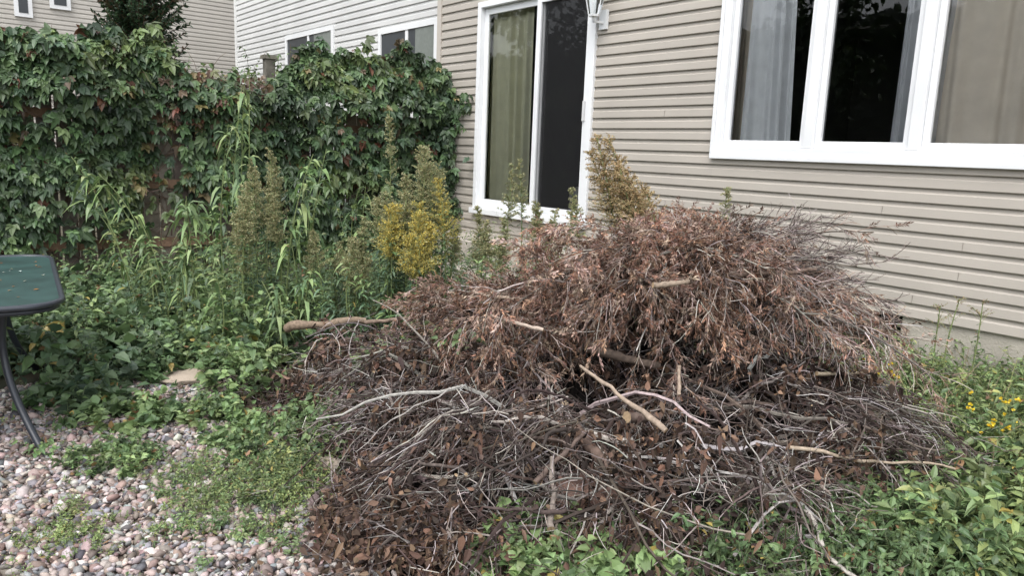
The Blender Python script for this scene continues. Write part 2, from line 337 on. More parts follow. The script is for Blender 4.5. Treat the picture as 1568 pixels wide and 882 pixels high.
# neighbour houses
nb=empty('neighbour_house',A); D2=6.3
nx0=wl(362,60,D2)[0]
mb=MB(); NC=(.58,.58,.565); siding(mb,nx0,xL-.03,.3,7.5,D2,NC,step=.115); siding(mb,D2,D2+8,.3,7.5,nx0,NC,axis='y',step=.115)
mb.build('siding',SIDE,nb)
mb=MB(); box(mb,nx0-.03,nx0+.10,D2-.03,D2+.03,.3,7.5,(.68,.68,.66)); mb.build('corner_trim',WHITE,nb)
mb=MB()
for (pa,pb,ya) in ((438,512,55),(581,672,45)):
    a0,zt0=wl(pa,ya,D2-.02);b0,_=wl(pb,ya,D2-.02); b0=min(b0,xL-.05); z0=zt0-1.15
    frame(mb,a0,b0,z0,zt0,.09,D2-.05,D2+.05,(.76,.77,.77)); cx=(a0+b0)/2; box(mb,cx-.04,cx+.04,D2-.04,D2+.05,z0+.09,zt0-.09,(.76,.77,.77))
    m2b=MB(); box(m2b,a0+.08,b0-.08,D2-.025,D2-.021,z0+.08,zt0-.08,(.03,.035,.04)); m2b.build('window_pane',METAL,nb)
    m2b=MB(); box(m2b,cx+.25,b0-.1,D2-.031,D2-.027,z0+.09,zt0-.09,(.18,.20,.18)); m2b.build('window_blind',METAL,nb)
bev(mb.build('window_frames',WHITE,nb))
mb=MB(); mb.add([(nx0-.3,D2-.4,7.5),(xL,D2-.4,7.5),(xL,D2+4,9.5),(nx0-.3,D2+4,9.5)],[(0,1,2,3)],None,(.1,.09,.09)); mb.build('roof',CONC,nb)
fb=empty('distant_townhouse',A); mb=MB(); siding(mb,-1.0,16,.2,9,-24,(.46,.43,.385),sgn=1,axis='y',step=.12); mb.build('siding',SIDE,fb)
def fx(px,py):
    r=ray(px,py); q=O+r*(-24/(r@av)); return q@nv,q[2]
mb=MB()
for (pa,pb,ya,yb) in ((22,50,-60,24),(76,108,-60,12)):
    y0,z0=fx(pa,yb); y1,_=fx(pb,yb); z1=z0+1.5
    box(mb,-23.98,-23.92,y0,y1,z0,z1,(.75,.75,.75)); m2b=MB(); box(m2b,-23.915,-23.91,y0+.1,y1-.1,z0+.1,z1-.1,(.04,.045,.05)); m2b.build('window_pane',METAL,fb)
mb.build('window_frames',WHITE,fb)
mb=MB(); mb.add([(-23.6,-1.3,9),(-23.6,16,9),(-28,16,11.5),(-28,-1.3,11.5)],[(0,1,2,3)],None,(.09,.08,.08)); mb.build('roof',CONC,fb)

# ---------- fence
FX=xL-.03
fen=empty('wooden_fence',A); mb=MB(); y=-3.0
while y<D+.75:
    wd=.135; t=rng.uniform(-.004,.004); hh=1.83+rng.uniform(-.02,.02)
    c=np.array([.21,.18,.155])*rng.uniform(.65,1.3)*np.array([1,rng.uniform(.93,1.03),rng.uniform(.88,1.02)])
    box(mb,FX+t,FX+.018+t,y,y+wd,.05+rng.uniform(-.02,.02),hh,c); y+=wd+rng.uniform(.006,.02)
mb.build('boards',FENCEM,fen)
mb=MB()
for z in (.35,.95,1.6): box(mb,FX+.024,FX+.062,-3,D-.2,z,z+.09,(.28,.18,.12))
for y in (-2.4,0.0,2.4,4.9): box(mb,FX-.1,FX-.005,y,y+.09,0,2.1,(.15,.13,.11)); 
mb.build('rails_and_posts',FENCEM,fen)
def fn(px,py):
    r=ray(px,py); q=O+r*(FX/(r@av)); return q@nv,q[2]
py_,pz_=fn(408,88)
mb=MB(); box(mb,FX+.02,FX+.12,py_-.05,py_+.05,1.0,pz_-.02,(.14,.13,.11)); box(mb,FX+.0,FX+.14,py_-.07,py_+.07,pz_-.02,pz_+.02,(.17,.16,.13)); mb.build('capped_post',FENCEM,fen)

# ---------- vine
def creeper(mb,X,Y,Z,n,size=.09,cols=None,red=.035,bright=None):
    c=l2w(X,Y,Z); m=len(c)
    N=nrm(av*1.0+UP*rng.uniform(.1,1.3,(m,1))+rng.normal(size=(m,3))*.5-nv*.2)
    T=nrm(-UP+av*.6+rng.normal(size=(m,3))*.5); T=nrm(T-(T*N).sum(-1,keepdims=True)*N); S=np.cross(T,N)
    L=size*rng.uniform(.5,1.35,m); col=pick(cols or [(.055,.09,.045),(.07,.118,.052),(.09,.15,.065),(.06,.10,.055),(.13,.20,.085)],m,.25)
    big=1+.4*sn(Y*2.3+1,Z*3.1,9.0); col=col*np.clip(big,.55,1.6)[:,None]
    yl=sn(Y*1.7,Z*2.2,2.5)>.45; col[yl]*=np.array([1.3,1.12,.95])
    isr=rng.random(m)<red*(1+2*(sn(Y*2,Z*2,6)>.2)); col[isr]=pick([(.17,.08,.05),(.20,.17,.07),(.14,.10,.06)],isr.sum(),.3)
    for a_,s_ in ((-75,.65),(-38,.9),(0,1.05),(38,.9),(75,.65)):
        a_=math.radians(a_); d=T*math.cos(a_)+S*math.sin(a_)
        leaves(mb,c+rng.normal(size=(m,3))*.004,d+rng.normal(size=(m,3))*.12,N+rng.normal(size=(m,3))*.25,L*s_,L*s_*.62,.3*rng.uniform(-.2,1.6,m),col*rng.uniform(.9,1.1,(m,1)))
mb=MB()
n=15500; Y=rng.uniform(-2.5,D-.02,n); u=rng.random(n); u=np.where(rng.random(n)<.28,1-rng.random(n)**2*.2,u)
yA=fn(408,200)[0]
top=2.0+.22*sn(Y*2.2,Y*.7,1.0)+.2*rng.random(n)*(1+sn(Y*7,Y,2))+.27*(Y<fn(250,100)[0])
clump=(1/(1+np.exp(-(Y-yA-.15)*10)))
top=top+clump*.40*np.sin(np.clip((Y-yA)/(D-yA),0,1)*np.pi)**.5-.18*np.exp(-((Y-yA+.25)/.3)**2)
Z=.15+(top-.15)*u
bul=.12+.24*(sn(Y*2.4,Z*2.6,3.1)+.6)+.09*sn(Y*7,Z*8,1)+clump*.25*np.sin(np.clip(u*1.05,0,1)*np.pi*.85+.3)
bul=np.maximum(bul,.04); X=FX+.03+bul*(.2+.8*rng.random(n)**.5)
yg,zg=fn(245,200); 
keep=np.ones(n,bool)
keep&=~((np.abs(Y-yg-.05*np.sin(Z*6))<.17+.1*np.sin(Z*3))&(rng.random(n)<.88)&(Z<1.75))
hole=(sn(Y*3.3,Z*3.1,5.0)<-.42)&(rng.random(n)<.75)&(clump<.5); keep&=~hole
keep&=~((Z<.6+.3*sn(Y*3,Y,7))&(rng.random(n)<.85)&(clump<.6))
keep&=~((sn(Y*4.1,Z*3.7,8.0)<-.5)&(rng.random(n)<.8)&(clump>.5))
X,Y,Z=X[keep],Y[keep],Z[keep]
creeper(mb,X,Y,Z,len(X))
m=500; Yb=rng.uniform(fn(235,100)[0],fn(400,100)[0],m); creeper(mb,FX+rng.uniform(.05,.3,m),Yb,rng.uniform(1.6,2.15,m),m,.065,[(.19,.14,.10),(.14,.15,.08),(.16,.11,.08)],.3)
m=420; Xb=xL+rng.gamma(1.6,.13,m); Zb=rng.uniform(.6,2.0,m)+.1; Zb=Zb+.35*(rng.random(m)<.3); creeper(mb,Xb,D-.03-rng.uniform(0,.3,m),Zb,m,.08)
m=60; creeper(mb,xL+rng.uniform(.1,.75,m),D-.03-rng.uniform(0,.12,m),2.02+rng.normal(size=m)*.06,m,.08)
nst=420
st=l2w(np.full(nst,FX+.06),rng.uniform(-2.4,D-.1,nst),rng.uniform(0,1.5,nst)); pts=grow(st,np.tile([0,0,1.],(nst,1))+rng.normal(size=(nst,3))*.6,rng.uniform(.5,1.3,nst),10,.3,-.05)
off=(pts@av)-FX; pts=pts-av*(off-np.clip(off,.03,.15))[...,None]
tubes(mb,pts,np.broadcast_to(np.linspace(.006,.002,10),(nst,10)),pick([(.16,.10,.07),(.2,.14,.1)],nst))
st=l2w(rng.uniform(FX,FX+.3,110),rng.uniform(-2,D-.3,110),np.full(110,2.05)); pts=grow(st,rng.normal(size=(110,3))*.8+UP,rng.uniform(.2,.5,110),8,.2,.12)
tubes(mb,pts,np.full((110,8),.002),pick([(.14,.10,.05)],110)); s,d,_,_=kids(pts,9,.1,1,.3,1); leaves(mb,s,d,nrm(UP+rng.normal(size=d.shape)*.4),.06,.038,.5,pick([(.11,.17,.07),(.14,.20,.08)],len(s)))
mb.build('virginia_creeper',LEAF)

# ---------- cedar behind fence + greenery behind the camera
q=at(213,60,12.5); cx,cy=q[0],q[1]
mb=MB(); stick(mb,(cx,cy,-.1),(cx,cy,5.6),.12,.02,(.12,.09,.07),bend=.005)
n=640; zz=rng.uniform(.4,5.6,n); rr=1.0*(1-(zz/6.6))**.4*rng.uniform(.6,1.2,n); aa=rng.uniform(0,6.28,n)
st=np.column_stack([cx+0*zz,cy+0*zz,zz-.2]); pts=grow(st,np.column_stack([np.cos(aa),np.sin(aa),np.full(n,.5)]),rr,6,.1,-.08)
tubes(mb,pts,np.full((n,6),.008),pick([(.12,.08,.05)],n)); s,d,_,_=kids(pts,48,.2,1,.6,.7)
br=sn(s[:,2]*5,(s[:,0]-s[:,1])*4,2)>.5
col=pick([(.03,.06,.028),(.05,.09,.038),(.022,.042,.02)],len(s)); col[br]=pick([(.13,.085,.055),(.06,.07,.035)],br.sum())
leaves(mb,s,d,nrm(rng.normal(size=d.shape)),.09,.035,.2,col)
mb.build('cedar_tree',LEAF)
for (lx_,ly_) in [(-15,-6),(-22,-8),(-12,-10.5),(-6,-12)]:
    b0=l2w(lx_,ly_,0.0); mb=MB(); Ht=rng.uniform(7,9)
    stick(mb,b0,b0+np.array([0,0,Ht*.8]),.2,.05,(.12,.1,.08))
    n=40; st=b0+np.column_stack([np.zeros(n),np.zeros(n),rng.uniform(1.2,Ht*.8,n)]); aa=rng.uniform(0,6.28,n)
    pts=grow(st,np.column_stack([np.cos(aa),np.sin(aa),np.full(n,.6)]),rng.uniform(1.6,3.2,n),7,.2,.0)
    tubes(mb,pts,np.broadcast_to(np.linspace(.06,.01,7),(n,7)),pick([(.12,.1,.08)],n)); s,d,_,_=kids(pts,45,.2,1,.3,1); s=s+rng.normal(size=s.shape)*.25
    leaves(mb,s,d,rng.normal(size=d.shape),.30,.18,.3,pick([(.035,.07,.02),(.06,.1,.03),(.02,.045,.015)],len(s)))
    mb.build('maple_tree',LEAF)
mb=MB(); hx=np.linspace(-44,12,150); hz=np.linspace(-.1,6.5,30); HX,HZ=np.meshgrid(hx,hz)  # unseen hedge, added behind the camera so the panes reflect dark
for sg in (1,-1):
    HY=-15.5+sg*(.9+.3*sn(HX*2,HZ*2,sg))*np.clip((6.9-HZ-.4*sn(HX*3,HX,2))/2,.0,1)**.5
    ii=np.arange(HX.size).reshape(HX.shape)
    mb.add(l2w(HX,HY,HZ+.3*sn(HX*3,HX,2)*(HZ>4)).reshape(-1,3),np.stack([ii[:-1,:-1],ii[:-1,1:],ii[1:,1:],ii[1:,:-1]],-1).reshape(-1,4),None,(.018,.035,.014))
n=9000; X_=rng.uniform(-44,12,n); Z_=rng.uniform(0,6.6,n); s=l2w(X_,-15.5+(1.0+.3*sn(X_*2,Z_*2,1))*np.clip((6.9-Z_)/2,0,1)**.5,Z_)
leaves(mb,s,nrm(nv*1+rng.normal(size=(n,3))*.8+UP*.3),rng.normal(size=(n,3)),.4,.12,.2,pick([(.03,.06,.02),(.05,.09,.03)],n)); mb.build('reflection_hedge',LEAF)

# ---------- brush pile
LOBES=[(.70,3.95,1.0,1.0,.76,0),(-.05,3.5,.9,.85,.52,.3),(1.32,3.5,.70,.72,.47,-.2),(-.60,4.15,.70,.42,.36,-.1),(.55,2.9,.95,.58,.36,0),(1.68,3.2,.42,.42,.25,0),(-.2,2.68,.45,.42,.22,.3)]
def hp(x,y):
    h=np.zeros_like(x)
    for cx,cy,rx,ry,hh,ro in LOBES:
        c,s=math.cos(ro),math.sin(ro); dx,dy=x-cx,y-cy; u=(dx*c+dy*s)/rx; v=(-dx*s+dy*c)/ry
        r2=u*u+v*v; l=hh*np.clip(1-r2,0,1)**.62; h=np.maximum(h,l)+.12*np.minimum(h,l)
    h=h*(1+.22*sn(x*3.7,y*3.9,1.7)+.15*sn(x*9,y*8,4))
    for (cx,cy,rx,ry,dp) in ((.36,3.32,.42,.22,.52),(.85,3.08,.26,.18,.36),(-.1,2.95,.18,.14,.28),(1.25,3.05,.2,.16,.3),(.5,2.7,.16,.12,.3)):
        h=h*(1-dp*np.exp(-((x-cx)/rx)**2-((y-cy)/ry)**2)*1.2)
    return h
def conform(pts,slack,sq=.3):
    h=hp(pts[...,0],pts[...,1])+slack; z=pts[...,2]; z=np.where(z>h,h+(z-h)*sq,z); pts[...,2]=np.maximum(z,.012); return pts
def heavy(m,a,b): 
    s=rng.uniform(a,b,(m,1)); k=rng.random((m,1))<.12; return np.where(k,s+rng.uniform(.05,.24,(m,1)),s)
pile=empty('brush_pile')
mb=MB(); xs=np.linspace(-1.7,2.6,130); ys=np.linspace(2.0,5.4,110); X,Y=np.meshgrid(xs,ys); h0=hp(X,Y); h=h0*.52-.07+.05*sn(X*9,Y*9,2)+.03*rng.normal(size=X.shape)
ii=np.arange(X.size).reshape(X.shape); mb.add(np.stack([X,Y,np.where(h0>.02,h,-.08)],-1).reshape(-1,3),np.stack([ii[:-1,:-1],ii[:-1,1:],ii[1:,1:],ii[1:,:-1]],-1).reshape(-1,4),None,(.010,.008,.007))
mb.build('shaded_inner_brush',WOOD,pile)  # solid mound under the twigs, inner shade put into its near-black colour
def samp(n,hmin=.1):
    o=np.zeros((0,2))
    while len(o)<n:
        q=rng.uniform((-1.7,2.0),(2.6,5.2),(n*3,2)); hh=hp(q[:,0],q[:,1]); q=q[(hh>hmin)]; o=np.concatenate([o,q])
    return o[:n]
TC=[(.15,.125,.115),(.25,.22,.20),(.095,.075,.067),(.06,.045,.04),(.42,.385,.36),(.12,.092,.082),(.042,.031,.028),(.085,.062,.053)]
TF=[(.14,.115,.105),(.26,.23,.21),(.08,.06,.054),(.46,.425,.40),(.048,.034,.03),(.10,.077,.068)]
tw=MB(); lf=MB()
n=390; c=samp(n); h=hp(c[:,0],c[:,1])
st=np.column_stack([c,h*rng.uniform(.3,1.0,n)]); 
cen=np.array([.6,3.9]); o_=nrm(c-cen); an=rng.normal(size=n)*1.2; cs,ss=np.cos(an),np.sin(an)
dr=np.column_stack([o_[:,0]*cs-o_[:,1]*ss,o_[:,0]*ss+o_[:,1]*cs,rng.normal(size=n)*.55-.05])
st[:,:2]-=dr[:,:2]*.25
pts=grow(st,dr,rng.uniform(.35,.95,n),9,.14,.05); pts=conform(pts,heavy(n,-.08,.06),.45)
tubes(tw,pts,rng.uniform(.004,.013,(n,1))*np.linspace(1,.35,9),pick(TC,n),5)
s,d,pi,t=kids(pts,12,.05,1,.65,.8); m=len(s); p2=grow(s,d,rng.uniform(.12,.38,m),7,.14,.05); p2=conform(p2,heavy(m,-.05,.09),.5)
tubes(tw,p2,rng.uniform(.002,.0045,(m,1))*np.linspace(1,.5,7),pick(TC,m),3)
s,d,pi,t=kids(p2,4,.1,1,.7,.75); m=len(s); p3=grow(s,d,rng.uniform(.04,.15,m),4,.18,.02); p3=conform(p3,heavy(m,0,.10),.65)
tubes(tw,p3,rng.uniform(.0011,.002,(m,1))*np.linspace(1,.6,4),pick(TF,m),3)
s,d,pi,t=kids(p2,12,.1,1,.4,1); k=rng.random(len(s))<(.10+.85*(sn(s[:,0]*4,s[:,1]*4+s[:,2]*6,4)>.10)); s,d=s[k],d[k]; m=len(s)
s[:,2]=np.maximum(s[:,2],.03)
clb=np.clip(1+.6*sn(s[:,0]*6,s[:,1]*5+s[:,2]*5,1),.5,1.7)[:,None]
leaves(lf,s+rng.normal(size=s.shape)*.015,d-UP*.8,rng.normal(size=(m,3)),rng.uniform(.02,.05,m),rng.uniform(.014,.03,m),rng.uniform(-.9,1,m),clb*pick([(.075,.05,.04),(.105,.068,.05),(.05,.035,.028),(.13,.08,.055),(.04,.028,.024),(.18,.11,.075)],m,.35))
m=5200; s=scatter(gpoly([(490,880),(500,790),(560,740),(760,800),(1000,820),(1100,850),(950,870),(760,900)]),m,.05); s[:,2]=rng.gamma(1.5,.025,m)+.01
leaves(lf,s,rng.normal(size=(m,3)),rng.normal(size=(m,3)),rng.uniform(.02,.05,m),rng.uniform(.014,.028,m),rng.uniform(-.5,.5,m),pick([(.10,.065,.05),(.14,.09,.065),(.07,.045,.035),(.2,.13,.09)],m,.35))
n=160; st=scatter(gpoly([(500,860),(520,770),(700,780),(760,880)]),n,.06); st[:,2]=rng.uniform(.01,.14,n); p=grow(st,rng.normal(size=(n,3))*np.array([1,1,.3]),rng.uniform(.1,.4,n),7,.15,.04); p[...,2]=np.maximum(p[...,2],.01); tubes(tw,p,rng.uniform(.0015,.004,(n,1))*np.linspace(1,.5,7),pick(TC,n),3)
# upper reddish mass
n=235; x=np.clip(rng.normal(size=n)*.50+.74,-.3,1.4)
ZI=lambda x: np.interp(x,[-.4,-.1,.2,.5,.8,1.1,1.4,1.8],[.50,.64,.78,.92,1.06,1.04,.88,.70])
y=3.92+rng.normal(size=n)*.2; st=np.column_stack([x,y,ZI(x)*(1+.10*sn(x*6,y*5,3))+rng.uniform(-.2,.0,n)])
a0=rng.uniform(0,6.28,n); front=rng.random(n)<.62; a0[front]=-np.pi/2+rng.normal(size=front.sum())*.8
dr=np.column_stack([np.cos(a0)+(x-.6)*.6,np.sin(a0),rng.uniform(-.1,.6,n)])
ptm=grow(st,dr,rng.uniform(.25,.8,n)*np.where(front,1.08,.65),9,.10,.13)
tubes(tw,ptm,rng.uniform(.003,.009,(n,1))*np.linspace(1,.4,9),pick(TC,n),5)
s,d,pi,t=kids(ptm,15,.1,1,.9,.6); m=len(s); q2=grow(s,d,rng.uniform(.08,.25,m),6,.12,.10)
tubes(tw,q2,rng.uniform(.0015,.0028,(m,1))*np.linspace(1,.5,6),pick([(.25,.19,.16),(.40,.35,.32),(.17,.11,.085),(.52,.475,.44)],m),3)
s,d,pi,t=kids(q2,7,.1,1,.9,.6); m=len(s); q3=grow(s,d,rng.uniform(.03,.10,m),4,.12,.10)
RC=[(.27,.15,.10),(.34,.205,.145),(.20,.11,.075),(.40,.29,.225),(.12,.07,.052),(.33,.245,.20),(.23,.15,.12)]
fo=((s[:,0]<1.2)|(rng.random(m)<.3))
tubes(tw,q3,rng.uniform(.001,.0017,(m,1))*np.linspace(1,.6,4),pick([(.30,.22,.18),(.45,.38,.34),(.22,.145,.11)],m),3)
den=(rng.random(n)<.74); cl=rng.uniform(.4,1.45,(n,1)); ix=np.repeat(np.arange(n),15*7); fo&=(den[ix]|(rng.random(m)<.15)); clc=cl[ix][fo]
q3=q3[fo]; s,d,pi,t=kids(q3,12,.0,1,.9,.6); m=len(s); ff=MB()
pc=(pick(RC,len(q3),.25)*clc)[pi]*rng.uniform(.8,1.2,(m,1))
chips(ff,s,d-UP*.2,rng.uniform(.012,.032,m),rng.uniform(.004,.0085,m),pc)
ff.build('dry_needles',DRY,pile)
# bare twigs at the right end
n=130; st=np.column_stack([rng.uniform(.7,1.4,n),rng.uniform(3.6,4.1,n),rng.uniform(.65,1.0,n)]); dr=np.column_stack([np.full(n,.95),rng.normal(size=n)*.45,rng.normal(size=n)*.22+.04])
p=grow(st,dr,rng.uniform(.25,.62,n),8,.12,.0); tubes(tw,p,rng.uniform(.003,.0065,(n,1))*np.linspace(1,.35,8),pick([(.14,.11,.10),(.24,.20,.18),(.09,.07,.065)],n),4)
s,d,_,_=kids(p,13,.15,1,.9,.55); m=len(s); p=grow(s,d,rng.uniform(.05,.18,m),5,.12,0); tubes(tw,p,np.full((m,5),.0019),pick([(.15,.12,.11),(.28,.24,.22),(.09,.07,.065)],m),3)
s,d,_,_=kids(p,3,.15,1,.9,.6); m=len(s); p=grow(s,d,rng.uniform(.03,.08,m),3,.15,0); tubes(tw,p,np.full((m,3),.0014),pick([(.16,.13,.12),(.32,.28,.26)],m),3)
n=55; x=rng.uniform(-.3,1.4,n); st=np.column_stack([x,rng.uniform(3.7,4.1,n),ZI(x)-.04]); p=grow(st,rng.normal(size=(n,3))*.8+UP,rng.uniform(.08,.22,n),6,.12,0); tubes(tw,p,rng.uniform(.0015,.003,(n,1))*np.linspace(1,.5,6),pick(TC,n),3)
s,d,_,_=kids(p,6,.15,1,.9,.6); m=len(s); p=grow(s,d,rng.uniform(.03,.08,m),4,.15,0); tubes(tw,p,np.full((m,4),.0014),pick(TF,m),3)
# twig fan trailing down the right shoulder and right foot
n=90; st=np.column_stack([rng.uniform(1.2,1.8,n),rng.uniform(3.1,3.6,n),rng.uniform(.12,.5,n)]); dr=np.column_stack([np.ones(n),rng.normal(size=n)*.5-.2,rng.normal(size=n)*.3-.15]); p=conform(grow(st,dr,rng.uniform(.25,.55,n),8,.12,.05),.08,.5); tubes(tw,p,rng.uniform(.002,.005,(n,1))*np.linspace(1,.4,8),pick(TC,n),4)
s,d,_,_=kids(p,9,.15,1,.9,.6); m=len(s); p=conform(grow(s,d,rng.uniform(.05,.18,m),5,.14,.02),.1,.6); tubes(tw,p,np.full((m,5),.0016),pick(TF,m),3)
# fans toward left foot
n=90; st=np.column_stack([rng.uniform(-.3,.3,n),rng.uniform(2.8,3.4,n),rng.uniform(.1,.5,n)]); dr=np.column_stack([-np.ones(n)+rng.normal(size=n)*.3,-.6+rng.normal(size=n)*.35,-.55+rng.normal(size=n)*.25])
p=grow(st,dr,rng.uniform(.3,.62,n),9,.09,-.04); p=conform(p,.07); tubes(tw,p,rng.uniform(.002,.005,(n,1))*np.linspace(1,.4,9),pick(TC,n),4)
s,d,_,_=kids(p,9,.2,1,1,.5); m=len(s); p=conform(grow(s,d,rng.uniform(.06,.2,m),5,.14,.03),.08); tubes(tw,p,np.full((m,5),.0015),pick(TC,m),3)
# left arm: leafy dead branch
n=60; st=np.column_stack([rng.uniform(-.9,-.2,n),rng.uniform(3.9,4.3,n),rng.uniform(.15,.4,n)]); dr=np.column_stack([-np.ones(n),rng.normal(size=n)*.4-.2,rng.normal(size=n)*.2])
p=grow(st,dr,rng.uniform(.25,.5,n),8,.12,.06); p=conform(p,.08); tubes(tw,p,rng.uniform(.002,.005,(n,1))*np.linspace(1,.4,8),pick(TC,n),4)
s,d,_,_=kids(p,30,.1,1,.5,1); m=len(s); leaves(lf,s,d-UP*.8,rng.normal(size=(m,3)),rng.uniform(.03,.055,m),rng.uniform(.015,.03,m),rng.uniform(-.5,1,m),pick([(.13,.085,.06),(.09,.06,.048),(.18,.12,.085)],m,.3))
tw.build('twigs',WOOD,pile); lf.build('dead_leaves',DRY,pile)
# thick sticks & logs
sk=MB(); TAN=(.32,.25,.195); RB=(.15,.105,.085)
def sp(a,b,r0,r1,c,**k): stick(sk,at(*a),at(*b),r0,r1,c,**k)
sp((888,560,2.92),(1020,660,2.66),.006,.013,TAN); sp((752,482,3.3),(832,505,3.15),.007,.010,(.42,.34,.28)); sp((725,447,3.6),(790,458,3.5),.011,.009,TAN)
sp((1000,436,3.1),(1055,430,3.15),.014,.010,(.28,.22,.17)); sp((1110,420,3.3),(1250,412,3.6),.014,.008,(.14,.1,.08)); sp((1212,687,2.88),(1460,716,2.93),.009,.005,(.36,.29,.22))
sp((845,700,2.66),(843,812,2.42),.009,.013,(.22,.185,.16)); sp((440,502,4.6),(560,492,4.5),.032,.024,(.22,.165,.12)); sp((560,492,4.45),(690,470,4.3),.015,.007,(.2,.15,.115),bend=.04)
sp((1250,572,3.4),(1330,568,3.5),.010,.007,(.42,.35,.26)); sp((960,874,2.35),(1012,842,2.45),.013,.010,TAN); sp((985,828,2.5),(1110,852,2.42),.006,.004,TAN)
sp((1300,560,3.6),(1388,468,3.7),.008,.003,(.36,.29,.22)); sp((880,655,2.86),(935,720,2.70),.026,.031,RB); sp((900,530,3.3),(1010,560,3.3),.026,.018,(.10,.075,.06)); sp((820,740,2.6),(900,660,2.75),.012,.007,(.13,.095,.08))
sp((1040,560,2.98),(1040,605,2.92),.008,.007,TAN); sp((450,700,3.3),(520,720,3.1),.03,.045,(.28,.235,.19)); sp((1150,740,2.72),(1210,775,2.62),.033,.028,(.22,.19,.165)); sp((960,640,2.86),(1010,640,2.95),.022,.016,(.13,.095,.08))
for i in range(60):
    a_=samp(1,.15)[0]; an=rng.uniform(0,6.28); L=rng.uniform(.25,.75); b_=a_+L*np.array([math.cos(an),math.sin(an)*.6])
    za=hp(a_[:1],a_[1:])[0]*rng.uniform(.8,1.05)+.02; zb_=max(hp(b_[:1],b_[1:])[0]*rng.uniform(.85,1.15)+.03,.03); r0=rng.uniform(.004,.012)
    stick(sk,(*a_,za),(*b_,zb_),r0,r0*.4,pick(TC,1)[0],bend=.07,s=6)
sk.build('sticks',WOOD,pile,smooth=True)

# ---------- stones
def rock(name,p,s,c,yaw=0):
    mb=MB(); v=IV*(1+.12*sn(IV[:,:1]*3+p[0]*9,IV[:,1:2]*3+IV[:,2:]*2)); v[:,2]=np.clip(v[:,2],-.7,.75); v=v*np.array(s); cyw,syw=math.cos(yaw),math.sin(yaw); v=np.column_stack([v[:,0]*cyw-v[:,1]*syw,v[:,0]*syw+v[:,1]*cyw,v[:,2]])
    mb.add(v+np.array(p),None,IF,c); return mb.build(name,CONC)
q=gr(292,582); rock('stepping_stone',(q[0],q[1],.03),(.20,.15,.045),(.42,.35,.28),.3)
q=gr(380,660); rock('stepping_stone',(q[0],q[1],.0),(.2,.10,.04),(.2,.17,.14),.2)
q=gr(905,790); rock('flat_stone',(q[0],q[1]+.0,.10),(.2,.12,.09),(.24,.15,.12),.2)
q=gr(1185,795); rock('flat_stone',(q[0],q[1]+.05,.05),(.13,.09,.06),(.22,.2,.19),-.2)

# ---------- vegetation
GD=[(.085,.135,.06),(.11,.18,.075),(.065,.11,.05),(.14,.215,.09)]
GB=[(.20,.29,.115),(.25,.35,.14),(.16,.24,.10),(.30,.38,.16)]
GBL=[(.075,.125,.08),(.105,.165,.10),(.13,.195,.11)]
YG=[(.27,.32,.12),(.34,.37,.13),(.21,.27,.10)]
mb=MB()
LC=[(-4.55,6.4),(-4.6,4.3),(-3.2,4.15),(-2.4,4.2),(-1.7,4.45),(-1.35,4.8),(-1.2,5.2),(-3.2,7.4)]
b_=scatter(LC,250,.08); weeds(mb,b_,.25,3,7,.105,.58,GD+GBL+GB[2:3],.5,.5)
b_=scatter(LC,170,.1); weeds(mb,b_,.34,3,6,.135,.72,GBL+GD+GB[2:3],.5,.45)
b_=scatter(LC,110,.05); weeds(mb,b_,.48,2,12,.085,.42,GD+GB,.3,.5)
LC2=gpoly([(250,600),(300,500),(420,470),(440,560),(430,640),(330,610)]); b_=scatter(LC2,95,.06); weeds(mb,b_,.36,3,10,.08,.6,GB+GB+GD,.4,.4)
b_=scatter(gpoly([(60,620),(140,570),(260,555),(250,600),(120,640)]),40,.06); weeds(mb,b_,.2,3,7,.11,.68,GD+GBL,.5,.4)
GPn=[(-3.9,6.7),(-1.0,9.1),(0.9,6.9),(2.2,5.3),(1.2,5.1),(-.4,5.0),(-1.2,4.7),(-2.4,5.0)]
b_=scatter(GPn,320); weeds(mb,b_,.50,3,16,.10,.22,GD+GBL+GB[:1],.28,.7)
b_=scatter(GPn,80); weeds(mb,b_,.8,2,18,.09,.3,GB+YG,.25,.6)
m=75; b_=scatter([(-.9,3.9),(-.2,3.5),(.1,4.0),(-.6,4.4)],m); b_[:,2]=hp(b_[:,0],b_[:,1])-.05; weeds(mb,b_,.18,2,4,.065,.65,GB+GD,.7,.3)
b_=scatter(gpoly([(420,640),(560,620),(620,680),(500,730),(420,700)]),60,.05); weeds(mb,b_,.2,3,7,.055,.6,GD+GB,.5,.4)
mb.build('garden_plants',LEAF)
mb=MB()
for pg,n,hh,L,wr,cl in (([(250,740),(330,725),(440,720),(470,790),(430,830),(300,810)],90,.13,.022,.4,YG+GB+GD[:2]),
    ([(60,850),(70,805),(130,790),(140,820),(100,850)],34,.08,.02,.4,YG+GB),
    ([(200,730),(400,720),(500,850),(350,880)],40,.09,.022,.45,GD+GB),
    ([(130,700),(200,690),(240,710),(150,725)],24,.12,.04,.5,GD+GB),
    ([(90,650),(100,625),(250,625),(240,655)],20,.10,.09,.65,GD+GB),
    ([(270,640),(330,620),(420,650),(440,700),(380,700),(320,690)],34,.14,.05,.6,GD+GB),
    ([(400,700),(470,690),(500,760),(440,790)],50,.15,.03,.4,GD+YG)):
    b_=scatter(gpoly(pg),n,.09); weeds(mb,b_,hh,5,12,L,wr,cl,.6,.3,r=.001)
b_=scatter(GP,130); weeds(mb,b_,.05,3,6,.022,.4,GD+YG,.7,.3,r=.001)
mb.build('gravel_weeds',LEAF)
mb=MB()
